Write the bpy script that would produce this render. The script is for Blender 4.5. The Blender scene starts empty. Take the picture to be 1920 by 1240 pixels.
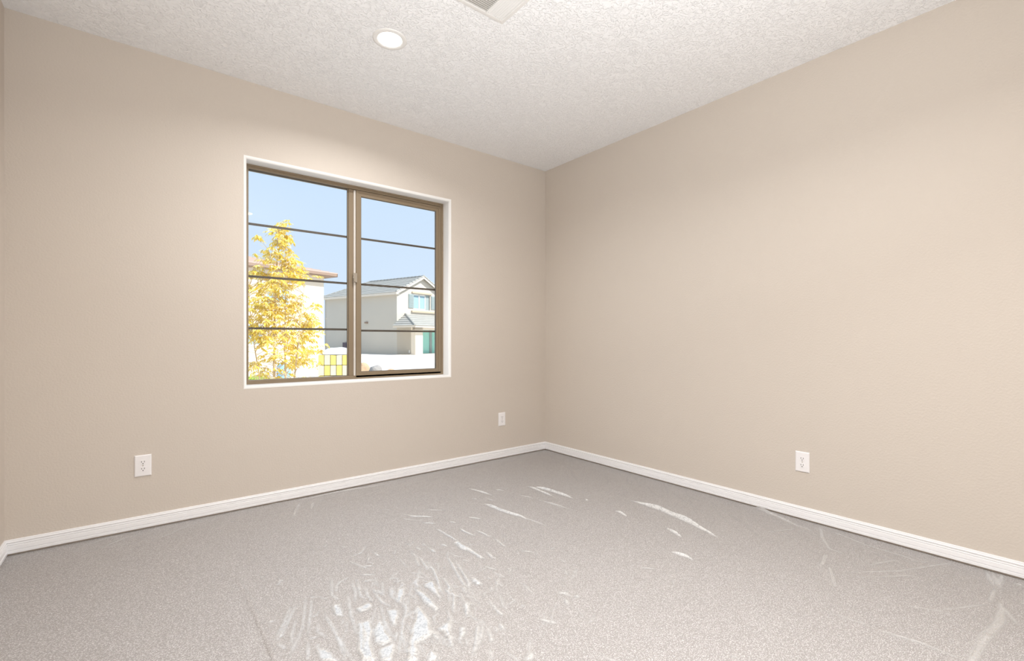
import bpy, bmesh, math, random
import numpy as np
from mathutils import Vector, Matrix

S = bpy.context.scene
COL = S.collection

# ---------------------------------------------------------------- camera
cd = bpy.data.cameras.new('camera'); cam = bpy.data.objects.new('camera', cd); COL.objects.link(cam)
cam.location = (-3.111, -3.396, 1.083)
cam.rotation_euler = (math.pi/2, 0, -math.atan2(0.6214, 0.7835))
cd.sensor_width = 36; cd.sensor_fit = 'HORIZONTAL'
cd.lens = 36*874.5/1920; cd.shift_y = 17/1920; cd.clip_start = .02; cd.clip_end = 600
S.camera = cam

# ---------------------------------------------------------------- sky
w = bpy.data.worlds.new('sky'); S.world = w; w.use_nodes = True
n = w.node_tree.nodes; l = w.node_tree.links
bg = n['Background']
tc = n.new('ShaderNodeTexCoord'); sp = n.new('ShaderNodeSeparateXYZ'); cr = n.new('ShaderNodeValToRGB')
l.new(tc.outputs['Generated'], sp.inputs[0]); l.new(sp.outputs['Z'], cr.inputs[0]); l.new(cr.outputs[0], bg.inputs[0])
cr.color_ramp.elements[0].color = (.70, .83, .99, 1); cr.color_ramp.elements[0].position = 0
cr.color_ramp.elements[1].color = (.42, .66, .97, 1); cr.color_ramp.elements[1].position = 1
e = cr.color_ramp.elements.new(.28); e.color = (.62, .785, .98, 1)
bg.inputs[1].default_value = 1.03

# ---------------------------------------------------------------- sun (behind the house front, so none of it enters the window)
sd = bpy.data.lights.new('sun', 'SUN'); sd.energy = 6.2; sd.angle = .009; sd.color = (1, .965, .9)
sun = bpy.data.objects.new('sun', sd); COL.objects.link(sun)
sv = Vector((.558, -.826, 1.05)).normalized()
sun.rotation_euler = sv.to_track_quat('Z', 'Y').to_euler(); sun.location = (5, -10, 14)

# ---------------------------------------------------------------- fill lamp added unseen behind the camera, aimed up to brighten the ceiling
fd = bpy.data.lights.new('added_fill', 'AREA'); fd.energy = 36; fd.size = .6; fd.color = (.95, .98, 1); fd.spread = math.radians(125)
fl = bpy.data.objects.new('added_fill', fd); COL.objects.link(fl)
fl.location = (-2.55, -3.7, 1.27); fl.rotation_euler = (-Vector((.45, 1.0, 1.6))).to_track_quat('Z', 'Y').to_euler()
CAN_POWER = 36

V = S.view_settings
S.display_settings.display_device = 'sRGB'
V.view_transform = 'Standard'; V.look = 'None'; V.gamma = 1; V.use_curve_mapping = False; V.exposure = 0.0

# ---------------------------------------------------------------- materials
def srgb(r, g, b):
    f = lambda c: (c/255/12.92) if c/255 <= .04045 else ((c/255+.055)/1.055)**2.4
    return (f(r), f(g), f(b), 1)

def mat(name, col, rough=.6, metal=0, spec=.5, bump=None, var=None, translucent=0):
    m = bpy.data.materials.new(name); m.use_nodes = True
    N = m.node_tree.nodes; K = m.node_tree.links; b = N['Principled BSDF']
    b.inputs['Base Color'].default_value = col; b.inputs['Roughness'].default_value = rough
    b.inputs['Metallic'].default_value = metal; b.inputs['Specular IOR Level'].default_value = spec
    t = N.new('ShaderNodeTexCoord')
    if var:   # (scale, strength)
        nz = N.new('ShaderNodeTexNoise'); nz.inputs['Scale'].default_value = var[0]; nz.inputs['Detail'].default_value = 4
        K.new(t.outputs['Object'], nz.inputs['Vector'])
        mx = N.new('ShaderNodeMix'); mx.data_type = 'RGBA'
        lo = [c*(1-var[1]) for c in col[:3]]+[1]; hi = [min(1, c*(1+var[1])) for c in col[:3]]+[1]
        mx.inputs['A'].default_value = lo; mx.inputs['B'].default_value = hi
        K.new(nz.outputs['Fac'], mx.inputs['Factor']); K.new(mx.outputs['Result'], b.inputs['Base Color'])
    if bump:  # (scale, strength, distance, detail)
        nz = N.new('ShaderNodeTexNoise'); nz.inputs['Scale'].default_value = bump[0]; nz.inputs['Detail'].default_value = bump[3]
        K.new(t.outputs['Object'], nz.inputs['Vector'])
        bp = N.new('ShaderNodeBump'); bp.inputs['Strength'].default_value = bump[1]; bp.inputs['Distance'].default_value = bump[2]
        K.new(nz.outputs['Fac'], bp.inputs['Height']); K.new(bp.outputs[0], b.inputs['Normal'])
    if translucent:
        out = N['Material Output']; tr = N.new('ShaderNodeBsdfTranslucent'); tr.inputs[0].default_value = col
        ms = N.new('ShaderNodeMixShader'); ms.inputs[0].default_value = translucent
        K.new(b.outputs[0], ms.inputs[1]); K.new(tr.outputs[0], ms.inputs[2]); K.new(ms.outputs[0], out.inputs[0])
    return m

M_WALL = mat('orange_peel_wall_paint', srgb(213, 203, 192), .75, spec=.3, bump=(105, .28, .005, 2))
M_TRIM = mat('white_semi_gloss_trim', srgb(244, 243, 244), .35)
M_REVEAL = mat('smooth_white_reveal', srgb(242, 240, 237), .6)
M_FRAME = mat('taupe_vinyl', srgb(138, 121, 98), .45)
M_FRAME_D = mat('dark_taupe_gasket', srgb(84, 76, 66), .5)
M_STRIP = mat('pale_strip', srgb(215, 208, 200), .7)
M_METAL = mat('beige_latch', srgb(176, 166, 152), .35, metal=.5)
M_PLASTIC = mat('white_plastic', srgb(246, 243, 243), .35)
M_SLOT = mat('dark_slot', srgb(40, 36, 33), .8)
M_WHITE = mat('white_painted_metal', srgb(238, 236, 233), .45)
M_DUCT = mat('grey_duct', srgb(176, 170, 162), .8)
M_STUCCO = mat('warm_stucco', srgb(199, 193, 182), .95, spec=.1, bump=(30, .3, .02, 4), var=(.6, .04))
M_STUCCO2 = mat('cream_stucco', srgb(226, 214, 196), .95, spec=.1, bump=(30, .3, .02, 4), var=(.6, .04))
M_POP = mat('tan_foam_trim', srgb(190, 176, 155), .9, spec=.1)
M_TILE = mat('grey_concrete_tile', srgb(168, 167, 162), .9, spec=.1, var=(2.5, .14))
M_TILE2 = mat('pink_grey_tile', srgb(196, 176, 166), .9, spec=.1, var=(2.5, .14))
M_FASCIA = mat('fascia_brown', srgb(150, 128, 112), .8)
M_FASCIA2 = mat('fascia_cream', srgb(222, 212, 198), .8)
M_SHUT = mat('blue_grey_shutter', srgb(150, 163, 163), .7)
M_TEAL = mat('teal_door_paint', srgb(160, 222, 212), .6)
M_GLASSFAR = mat('far_window_glass', srgb(150, 178, 190), .12)
M_VINYLW = mat('white_vinyl', srgb(235, 234, 230), .5)
M_GROUND = mat('pale_concrete', srgb(224, 219, 211), .95, spec=.1, var=(1.5, .05), bump=(8, .2, .02, 5))
M_ROCK = mat('grey_boulder', srgb(150, 146, 142), .9, bump=(14, .6, .03, 5), var=(6, .2))
M_ROCK2 = mat('tan_boulder', srgb(190, 158, 128), .9, bump=(14, .6, .03, 5), var=(6, .2))
M_BARK = mat('pale_tan_bark', srgb(214, 190, 156), .9, bump=(40, .4, .01, 4))
M_BUSH = mat('lime_green_foliage', srgb(176, 196, 92), .8, var=(9, .2), translucent=.2)
M_BLUE = mat('pale_blue_plastic', srgb(150, 200, 232), .5)
M_YEL = mat('yellow_block', srgb(226, 206, 118), .85, var=(5, .15))
M_SAND = mat('sand_block', srgb(222, 212, 186), .85, var=(5, .1))
M_SHEET = mat('white_plastic_sheet', srgb(240, 240, 240), .4, bump=(6, .5, .05, 4))
M_WOOD = mat('pallet_wood', srgb(196, 160, 110), .9, var=(12, .15))
M_DARK = mat('dark_grey_box', srgb(96, 86, 94), .8)

def glass_mat(name, ior, k):
    m = bpy.data.materials.new(name); m.use_nodes = True
    N = m.node_tree.nodes; K = m.node_tree.links; N.remove(N['Principled BSDF'])
    tr = N.new('ShaderNodeBsdfTransparent'); gl = N.new('ShaderNodeBsdfGlossy'); gl.inputs['Roughness'].default_value = 0
    fr = N.new('ShaderNodeFresnel'); fr.inputs[0].default_value = ior
    mu = N.new('ShaderNodeMath'); mu.operation = 'MULTIPLY'; mu.inputs[1].default_value = k; mu.use_clamp = True
    ms = N.new('ShaderNodeMixShader'); K.new(fr.outputs[0], mu.inputs[0]); K.new(mu.outputs[0], ms.inputs[0])
    K.new(tr.outputs[0], ms.inputs[1]); K.new(gl.outputs[0], ms.inputs[2]); K.new(ms.outputs[0], N['Material Output'].inputs[0])
    return m
M_GLASS = glass_mat('clear_glass', 1.45, .3)

def ceiling_mat():
    m = mat('knockdown_ceiling_paint', srgb(251, 251, 252), .85, spec=.2)
    N = m.node_tree.nodes; K = m.node_tree.links; b = N['Principled BSDF']
    t = N.new('ShaderNodeTexCoord')
    a = N.new('ShaderNodeTexNoise'); a.inputs['Scale'].default_value = 40; a.inputs['Detail'].default_value = 3; a.inputs['Distortion'].default_value = 1.6
    K.new(t.outputs['Object'], a.inputs['Vector'])
    r = N.new('ShaderNodeValToRGB'); r.color_ramp.elements[0].position = .49; r.color_ramp.elements[1].position = .56
    K.new(a.outputs['Fac'], r.inputs[0])
    f = N.new('ShaderNodeTexNoise'); f.inputs['Scale'].default_value = 110; f.inputs['Detail'].default_value = 2
    K.new(t.outputs['Object'], f.inputs['Vector'])
    ad = N.new('ShaderNodeMath'); ad.operation = 'MULTIPLY_ADD'; ad.inputs[1].default_value = .35
    K.new(f.outputs['Fac'], ad.inputs[0]); K.new(r.outputs[0], ad.inputs[2])
    bp = N.new('ShaderNodeBump'); bp.inputs['Strength'].default_value = .7; bp.inputs['Distance'].default_value = .0042
    K.new(ad.outputs[0], bp.inputs['Height']); K.new(bp.outputs[0], b.inputs['Normal'])
    return m
M_CEIL = ceiling_mat()

def carpet_mat():
    m = mat('grey_loop_carpet', srgb(190, 180, 173), .95, spec=.1)
    N = m.node_tree.nodes; K = m.node_tree.links; b = N['Principled BSDF']
    t = N.new('ShaderNodeTexCoord')
    mp = N.new('ShaderNodeMapping'); mp.inputs['Rotation'].default_value = (0, 0, .5); mp.inputs['Scale'].default_value = (1, 1.7, 1)
    K.new(t.outputs['Object'], mp.inputs['Vector'])
    v = N.new('ShaderNodeTexVoronoi'); v.inputs['Scale'].default_value = 190; K.new(mp.outputs[0], v.inputs['Vector'])
    nz = N.new('ShaderNodeTexNoise'); nz.inputs['Scale'].default_value = 150; nz.inputs['Detail'].default_value = 3; K.new(mp.outputs[0], nz.inputs['Vector'])
    sb = N.new('ShaderNodeMath'); sb.operation = 'SUBTRACT'; K.new(nz.outputs['Fac'], sb.inputs[0]); K.new(v.outputs['Distance'], sb.inputs[1])
    r = N.new('ShaderNodeValToRGB'); r.color_ramp.elements[0].position = -0.0; r.color_ramp.elements[1].position = .33
    r.color_ramp.elements[0].color = srgb(176, 170, 167); r.color_ramp.elements[1].color = srgb(235, 232, 231)
    K.new(sb.outputs[0], r.inputs[0]); K.new(r.outputs[0], b.inputs['Base Color'])
    bp = N.new('ShaderNodeBump'); bp.inputs['Strength'].default_value = .6; bp.inputs['Distance'].default_value = .004
    K.new(sb.outputs[0], bp.inputs['Height']); K.new(bp.outputs[0], b.inputs['Normal'])
    return m
M_CARPET = carpet_mat()

def film_mat():
    m = bpy.data.materials.new('carpet_film_painted_glints'); m.use_nodes = True
    N = m.node_tree.nodes; K = m.node_tree.links; N.remove(N['Principled BSDF'])
    def math_(op, a, b=None, clamp=False):
        x = N.new('ShaderNodeMath'); x.operation = op; x.use_clamp = clamp
        for i, q in enumerate((a, b)):
            if q is None: continue
            if isinstance(q, (int, float)): x.inputs[i].default_value = q
            else: K.new(q, x.inputs[i])
        return x.outputs[0]
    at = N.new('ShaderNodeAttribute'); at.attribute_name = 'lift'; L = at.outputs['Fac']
    t = N.new('ShaderNodeTexCoord')
    nz = N.new('ShaderNodeTexNoise'); nz.inputs['Scale'].default_value = 170; nz.inputs['Detail'].default_value = 2; K.new(t.outputs['Object'], nz.inputs['Vector'])
    n2 = N.new('ShaderNodeTexNoise'); n2.inputs['Scale'].default_value = 28; n2.inputs['Detail'].default_value = 4; n2.inputs['Distortion'].default_value = 1.0; K.new(t.outputs['Object'], n2.inputs['Vector'])
    inv = math_('SUBTRACT', 1.0, L, True)
    b1 = N.new('ShaderNodeBump'); b1.inputs['Distance'].default_value = .003; K.new(nz.outputs['Fac'], b1.inputs['Height']); K.new(math_('MULTIPLY', inv, .8), b1.inputs['Strength'])
    b2 = N.new('ShaderNodeBump'); b2.inputs['Distance'].default_value = .004; b2.inputs['Strength'].default_value = .18; K.new(n2.outputs['Fac'], b2.inputs['Height']); K.new(b1.outputs[0], b2.inputs['Normal'])
    gl = N.new('ShaderNodeBsdfGlossy'); K.new(b2.outputs[0], gl.inputs['Normal'])
    K.new(math_('MULTIPLY_ADD', inv, .34), gl.inputs['Roughness'])
    gl.inputs['Roughness'].links[0].from_node.inputs[2].default_value = .07
    fr = N.new('ShaderNodeFresnel'); fr.inputs[0].default_value = 1.5; K.new(b2.outputs[0], fr.inputs['Normal'])
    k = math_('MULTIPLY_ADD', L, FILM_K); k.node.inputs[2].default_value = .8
    fac = math_('MINIMUM', math_('MULTIPLY', fr.outputs[0], k), .42)
    tr = N.new('ShaderNodeBsdfTransparent')
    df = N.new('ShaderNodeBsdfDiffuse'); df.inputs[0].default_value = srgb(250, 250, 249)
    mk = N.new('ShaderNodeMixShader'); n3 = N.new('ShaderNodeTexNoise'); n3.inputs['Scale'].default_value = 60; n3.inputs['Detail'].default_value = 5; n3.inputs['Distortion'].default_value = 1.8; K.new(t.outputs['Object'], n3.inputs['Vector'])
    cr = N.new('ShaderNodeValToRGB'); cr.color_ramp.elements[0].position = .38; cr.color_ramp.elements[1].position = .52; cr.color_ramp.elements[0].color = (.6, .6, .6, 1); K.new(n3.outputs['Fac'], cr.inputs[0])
    glint_milk = math_('MULTIPLY_ADD', math_('MULTIPLY', L, cr.outputs[0]), .68); glint_milk.node.inputs[2].default_value = .03  # milky white of lifted film, raised to paint in window glints
    K.new(glint_milk, mk.inputs[0]); K.new(tr.outputs[0], mk.inputs[1]); K.new(df.outputs[0], mk.inputs[2])
    ms = N.new('ShaderNodeMixShader'); K.new(fac, ms.inputs[0]); K.new(mk.outputs[0], ms.inputs[1]); K.new(gl.outputs[0], ms.inputs[2])
    K.new(ms.outputs[0], N['Material Output'].inputs[0])
    return m
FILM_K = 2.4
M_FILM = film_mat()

def leaf_mat():
    m = mat('autumn_leaf', srgb(238, 206, 84), .6, translucent=.35)
    N = m.node_tree.nodes; K = m.node_tree.links
    g = N.new('ShaderNodeNewGeometry'); r = N.new('ShaderNodeValToRGB')
    r.color_ramp.elements[0].color = srgb(206, 196, 96); r.color_ramp.elements[1].color = srgb(250, 242, 206)
    for p, c in ((.12, (232, 196, 96)), (.3, (240, 216, 84)), (.7, (244, 226, 130))):
        e = r.color_ramp.elements.new(p); e.color = srgb(*c)
    K.new(g.outputs['Random Per Island'], r.inputs[0]); K.new(r.outputs[0], N['Principled BSDF'].inputs['Base Color'])
    K.new(r.outputs[0], [x for x in N if x.type == 'BSDF_TRANSLUCENT'][0].inputs[0])
    return m
M_LEAF = leaf_mat()

# ---------------------------------------------------------------- mesh helpers
def link(name, bm, m, parent=None, smooth=False, bevel=0):
    me = bpy.data.meshes.new(name); bm.normal_update(); bm.to_mesh(me); bm.free()
    for mm in (m if isinstance(m, (list, tuple)) else [m]): me.materials.append(mm)
    if smooth:
        for p in me.polygons: p.use_smooth = True
    o = bpy.data.objects.new(name, me); COL.objects.link(o)
    if parent: o.parent = parent
    if bevel:
        b = o.modifiers.new('bevel', 'BEVEL'); b.width = bevel; b.segments = 2; b.limit_method = 'ANGLE'
    return o
def B(): return bmesh.new()
def box(bm, x0, x1, y0, y1, z0, z1):
    vs = [bm.verts.new((x, y, z)) for x in (x0, x1) for y in (y0, y1) for z in (z0, z1)]
    for f in ((0, 1, 3, 2), (4, 6, 7, 5), (0, 4, 5, 1), (2, 3, 7, 6), (0, 2, 6, 4), (1, 5, 7, 3)):
        bm.faces.new([vs[i] for i in f])
    return vs
def boxes(*bs):
    bm = B()
    for b in bs: box(bm, *b)
    return bm
def prism(bm, pts, vec):
    """closed prism: polygon pts (3-D) pushed along vec"""
    a = [bm.verts.new(p) for p in pts]; b = [bm.verts.new(Vector(p)+Vector(vec)) for p in pts]
    bm.faces.new(a[::-1]); bm.faces.new(b)
    for i in range(len(a)): bm.faces.new((a[i], a[(i+1) % len(a)], b[(i+1) % len(a)], b[i]))
def tube(bm, pts, rads, n=8):
    rings = []
    for i, p in enumerate(pts):
        p = Vector(p); d = (Vector(pts[min(i+1, len(pts)-1)])-Vector(pts[max(i-1, 0)])).normalized()
        a = d.orthogonal().normalized() if abs(d.z) < .9 else Vector((1, 0, 0)); a = (a-d*a.dot(d)).normalized(); b = d.cross(a)
        rings.append([bm.verts.new(p+(a*math.cos(t)+b*math.sin(t))*rads[i]) for t in [2*math.pi*k/n for k in range(n)]])
    for r, s in zip(rings, rings[1:]):
        for k in range(n): bm.faces.new((r[k], r[(k+1) % n], s[(k+1) % n], s[k]))
    bm.faces.new(rings[0][::-1]); bm.faces.new(rings[-1])
def lathe(bm, prof, n=48, c=(0, 0, 0)):
    rings = [[bm.verts.new((c[0]+r*math.cos(2*math.pi*k/n), c[1]+r*math.sin(2*math.pi*k/n), c[2]+z)) for k in range(n)] for r, z in prof]
    for r, s in zip(rings, rings[1:]):
        for k in range(n): bm.faces.new((r[k], r[(k+1) % n], s[(k+1) % n], s[k]))
    return rings
def empty(name, loc=(0, 0, 0), rz=0):
    o = bpy.data.objects.new(name, None); COL.objects.link(o); o.location = loc; o.rotation_euler.z = rz; o.empty_display_size = .1; return o
def tag(o, label=None, cat=None, group=None, kind=None):
    for k, v in (('label', label), ('category', cat), ('group', group), ('kind', kind)):
        if v: o[k] = v
    return o
# wrinkles and glint patches traced on the floor plane, slopes aimed at window glints, metres: (half width mm, height mm, line) and (slope x, slope y, outline)
RIDGES = [
(10,7,0.9,-0.15,-0.01,[(-1.794,-1.032),(-1.792,-1.149),(-1.786,-1.253)]),
(10,8,0.9,-0.15,-0.14,[(-1.833,-0.757),(-1.813,-0.798),(-1.723,-0.875)]),
(8,5,0.9,-0.14,-0.11,[(-1.815,-0.911),(-1.763,-0.976)]),
(8,6,0.9,-0.21,-0.09,[(-1.683,-0.999),(-1.665,-1.044)]),
(7,4,0.9,-0.33,-0.17,[(-1.557,-1.007),(-1.515,-1.088)]),
(9,6,0.9,-0.32,-0.03,[(-1.631,-1.202),(-1.619,-1.325)]),
(12,8,0.9,-0.49,-0.09,[(-1.34,-1.072),(-1.301,-1.204),(-1.305,-1.254)]),
(9,4,0.9,-0.29,0.05,[(-1.739,-1.449),(-1.757,-1.551)]),
(8,4,0.9,-0.13,0.04,[(-1.89,-1.329),(-1.926,-1.401),(-1.969,-1.548),(-2.014,-1.71)]),
(8,4,0.9,-0.16,0.06,[(-1.906,-1.425),(-1.97,-1.643),(-2.011,-1.719)]),
(8,4,0.9,-0.01,0.0,[(-2.032,-1.301),(-2.06,-1.447)]),
(6,3,0.9,-0.01,0.0,[(-2.044,-1.273),(-2.079,-1.387)]),
(8,4,0.9,-0.04,0.01,[(-2.025,-1.338),(-2.041,-1.463),(-2.118,-1.675)]),
(7,3,0.9,-0.08,0.04,[(-2.037,-1.535),(-2.058,-1.624),(-2.128,-1.746)]),
(8,4,0.9,-0.09,0.05,[(-2.043,-1.598),(-2.08,-1.705),(-2.15,-1.815)]),
(7,3,0.9,-0.12,0.12,[(-2.079,-1.911),(-2.127,-1.949),(-2.174,-2.01),(-2.236,-2.073)]),
(7,3,0.9,-0.13,0.13,[(-2.078,-1.922),(-2.154,-2.008),(-2.219,-2.063)]),
(6,3,0.9,0.01,-0.01,[(-2.213,-1.564),(-2.333,-1.748),(-2.435,-1.923)]),
(5,2.5,0.9,0.01,-0.01,[(-2.074,-1.39),(-2.137,-1.482),(-2.207,-1.53)]),
(6,3,0.9,-0.01,0.0,[(-2.19,-1.481),(-2.24,-1.505),(-2.267,-1.556),(-2.229,-1.575)]),
(9,7,0.9,-0.19,-0.16,[(-1.723,-1.968),(-1.706,-1.988)]),
(8,5,0.9,-0.2,-0.12,[(-1.91,-2.057),(-1.895,-2.089),(-1.876,-2.115)]),
(7,4,0.9,-0.15,0.31,[(-2.058,-2.173),(-2.103,-2.194)]),
(7,4,0.9,-0.23,0.29,[(-2.058,-2.176),(-2.092,-2.203)]),
(5,3,0.9,-0.09,-0.15,[(-1.846,-0.848),(-1.785,-0.885)]),
(8,4,0.9,-0.13,-0.04,[(-1.877,-1.232),(-1.862,-1.281)]),
(7,5,0.9,-0.19,-0.15,[(-1.885,-1.458),(-1.868,-1.48)]),
(7,4,0.9,-0.25,-0.11,[(-1.839,-1.571),(-1.807,-1.648)]),
(6,3,0.85,0.03,-0.02,[(-2.635,-1.351),(-2.69,-1.468),(-2.741,-1.556)]),
(6,3,0.85,0.02,-0.01,[(-2.621,-1.362),(-2.679,-1.477),(-2.708,-1.534)]),
(5,2.5,0.85,-0.02,0.01,[(-2.571,-1.321),(-2.642,-1.543),(-2.683,-1.621),(-2.726,-1.699)]),
(5,2.5,0.85,0.02,-0.01,[(-2.545,-1.323),(-2.614,-1.528),(-2.645,-1.625)]),
(5,2,0.85,-0.0,0.0,[(-2.64,-1.453),(-2.679,-1.549),(-2.706,-1.659)]),
(5,3,0.85,0.0,-0.0,[(-2.559,-1.47),(-2.593,-1.5)]),
(6,3,0.85,0.0,-0.0,[(-2.549,-1.519),(-2.553,-1.636),(-2.574,-1.82)]),
(6,3,0.85,-0.01,0.0,[(-2.549,-1.495),(-2.555,-1.716),(-2.557,-1.834)]),
(6,3,0.85,0.0,-0.0,[(-2.437,-1.229),(-2.482,-1.374),(-2.473,-1.444)]),
(6,3.5,0.85,0.08,-0.08,[(-2.367,-1.275),(-2.424,-1.293),(-2.447,-1.325),(-2.462,-1.372)]),
(6,2.5,0.85,0.0,-0.0,[(-2.378,-1.307),(-2.393,-1.406),(-2.429,-1.506)]),
(6,3,0.85,0.01,-0.0,[(-2.423,-1.401),(-2.469,-1.566),(-2.498,-1.728)]),
(7,3,0.85,-0.03,0.0,[(-2.352,-1.307),(-2.39,-1.465),(-2.382,-1.508)]),
(7,3,0.85,-0.02,0.0,[(-2.345,-1.395),(-2.368,-1.483),(-2.366,-1.538)]),
(7,3,0.85,0.01,0.0,[(-2.332,-1.455),(-2.338,-1.56),(-2.322,-1.625)]),
(4,2,0.85,0.0,-0.0,[(-2.359,-1.56),(-2.438,-1.69)]),
(6,3,0.85,0.02,-0.0,[(-2.35,-1.568),(-2.391,-1.728),(-2.401,-1.819)]),
(8,4,0.85,-0.03,-0.04,[(-2.32,-1.291),(-2.276,-1.326)]),
(8,4,0.85,-0.04,-0.06,[(-2.292,-1.216),(-2.243,-1.243)]),
(8,3,0.85,-0.02,-0.04,[(-2.338,-1.35),(-2.297,-1.367)]),
(6,2.5,0.85,0.0,-0.0,[(-2.272,-1.402),(-2.315,-1.524)]),
(6,2.5,0.85,-0.03,0.0,[(-2.31,-1.452),(-2.318,-1.522)]),
(7,3,0.85,0.03,-0.0,[(-2.265,-1.469),(-2.29,-1.544),(-2.28,-1.624)]),
(6,3,0.85,-0.01,0.0,[(-2.256,-1.476),(-2.281,-1.552)]),
(8,4,0.85,0.12,-0.15,[(-2.295,-1.084),(-2.243,-1.073),(-2.192,-1.003)]),
(7,4,0.85,-0.13,-0.01,[(-2.191,-1.102),(-2.185,-1.172)]),
(6,3,0.85,0.07,-0.03,[(-2.628,-1.11),(-2.643,-1.149)]),
(5,2,0.85,0.11,-0.14,[(-2.696,-1.044),(-2.669,-1.023)]),
(7,4,0.85,-0.0,-0.01,[(-2.733,-1.42),(-2.718,-1.428)]),
(6,3,0.85,-0.0,-0.01,[(-2.646,-1.624),(-2.612,-1.631)]),
(6,3,0.85,-0.01,0.0,[(-2.646,-1.637),(-2.675,-1.74)]),
(6,3,0.85,-0.01,0.0,[(-2.626,-1.667),(-2.635,-1.766)]),
(6,3,0.85,0.01,0.0,[(-2.736,-1.579),(-2.721,-1.624),(-2.736,-1.624)]),
(5,3,0.85,0.01,-0.04,[(-2.225,-1.387),(-2.172,-1.373)]),
(5,3,0.85,-0.01,-0.01,[(-2.239,-1.439),(-2.186,-1.46)]),
(5,2.5,0.85,0.01,-0.01,[(-2.524,-1.622),(-2.5,-1.581)]),
(5,2.5,0.85,-0.0,0.0,[(-2.518,-1.634),(-2.496,-1.622)]),
(10,8,0.85,-0.52,-0.1,[(-1.259,-0.549),(-1.213,-0.778)]),
(7,4,0.85,-0.52,-0.29,[(-1.121,-0.692),(-1.089,-0.749)]),
(9,7,0.85,-0.91,0.04,[(-0.887,-0.778),(-0.895,-0.939),(-0.898,-1.055)]),
(13,13,0.85,-0.79,-0.1,[(-0.861,-0.821),(-0.833,-0.949),(-0.819,-1.166)]),
(14,12,0.85,-0.48,-0.06,[(-1.347,-0.882),(-1.339,-1.031),(-1.313,-1.162)]),
(7,4,0.47,-0.52,-0.07,[(-1.304,-1.193),(-1.298,-1.235),(-1.274,-1.423)]),
(8,4,0.47,-0.66,-0.09,[(-1.022,-1.044),(-1.005,-1.147),(-0.984,-1.314)]),
(5,2,0.85,-0.62,-0.16,[(-1.056,-0.891),(-1.023,-1.022)]),
(7,4,0.85,-0.39,-0.27,[(-1.362,-0.747),(-1.335,-0.787)]),
(7,4,0.85,-0.52,-0.01,[(-1.276,-0.824),(-1.275,-0.88)]),
(8,5,0.85,-0.33,-0.21,[(-1.559,-1.015),(-1.513,-1.088)]),
(8,5,0.85,-0.22,-0.13,[(-1.685,-1.002),(-1.663,-1.04)]),
(6,2,0.85,-0.3,-0.2,[(-1.593,-1.558),(-1.551,-1.622)]),
(14,14,0.9,-0.98,0.16,[(-0.543,-1.441),(-0.542,-1.663),(-0.586,-1.889),(-0.652,-2.095)]),
(8,7,0.9,-0.96,0.18,[(-0.774,-1.499),(-0.794,-1.605)]),
(9,7,0.9,-1.08,0.36,[(-0.764,-1.855),(-0.805,-1.977)]),
(9,7,0.9,-0.8,-0.03,[(-1.006,-2.039),(-0.995,-2.123),(-1.002,-2.166)]),
(9,8,0.9,-0.26,-0.15,[(-1.719,-1.961),(-1.695,-2.002)]),
(8,7,0.9,-0.43,0.07,[(-1.679,-2.018),(-1.683,-2.042)]),
(8,6,0.9,-0.45,0.3,[(-1.731,-2.011),(-1.76,-2.055)]),
(8,6,0.9,-0.2,-0.12,[(-1.913,-2.051),(-1.875,-2.117)]),
(8,6,0.5,-1.32,0.34,[(-0.012,-1.788),(0.001,-1.976),(-0.149,-2.324)]),
(7,5,0.9,-0.74,-0.24,[(-0.775,-1.24),(-0.767,-1.265)]),
(6,3,0.9,-0.34,-0.25,[(-1.259,-2.049),(-1.22,-2.101)]),
(5,4,0.9,-0.22,-0.16,[(-1.54,-2.613),(-1.527,-2.631)]),
(8,6,0.5,-0.0,0.0,[(-0.062,-2.049),(-0.088,-2.218),(-0.166,-2.407)]),
(9,6,0.5,-0.0,0.0,[(-0.031,-2.385),(-0.215,-2.458),(-0.336,-2.53),(-0.351,-2.62)]),
(9,4,0.5,-0.0,0.0,[(-0.417,-2.54),(-0.587,-2.571)]),
(9,4,0.5,-0.0,0.0,[(-0.554,-2.598),(-0.74,-2.677)]),
(7,3,0.5,0.0,0.0,[(-0.383,-2.71),(-0.205,-2.781)]),
(7,3,0.5,-0.0,-0.0,[(-0.553,-2.663),(-0.352,-2.812),(-0.02,-2.962)]),
(7,4,0.5,-0.0,-0.0,[(-0.181,-2.824),(-0.137,-2.883)]),
(7,3,0.5,-0.0,0.0,[(-0.07,-2.447),(-0.134,-2.632),(-0.146,-2.851)]),
(7,3,0.5,-0.0,-0.0,[(-0.375,-2.236),(-0.186,-2.323)]),
(10,7,0.5,-0.0,0.0,[(-0.026,-3.065),(-0.2,-3.109)]),
(10,7,0.5,-0.0,0.0,[(-0.014,-3.084),(-0.182,-3.123),(-0.212,-3.137)]),
(9,6,0.5,-0.0,0.0,[(-0.013,-3.116),(-0.177,-3.126)]),
(9,6,0.5,0.0,0.0,[(-0.214,-3.115),(-0.393,-3.115)]),
(20,5,0.5,0.0,0.0,[(-0.36,-3.14),(-0.425,-3.153),(-0.553,-3.158),(-0.718,-3.137),(-0.911,-3.13),(-1.015,-3.123)]),
(7,4,0.5,-0.0,0.0,[(-0.384,-3.152),(-0.525,-3.207)]),
(9,5,0.5,-0.0,-0.0,[(-0.972,-2.874),(-0.942,-2.998),(-0.943,-3.11)]),
(6,3,0.5,-0.0,-0.0,[(-0.687,-2.895),(-0.611,-3.035)]),
(8,7,0.5,-0.0,0.0,[(-0.088,-3.159),(-0.098,-3.19)]),
(6,3,0.5,0.0,0.0,[(-0.623,-2.994),(-0.411,-3.114)]),
(7,2.5,0.5,-0.0,-0.0,[(-0.984,-2.707),(-0.963,-2.872)]),
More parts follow.
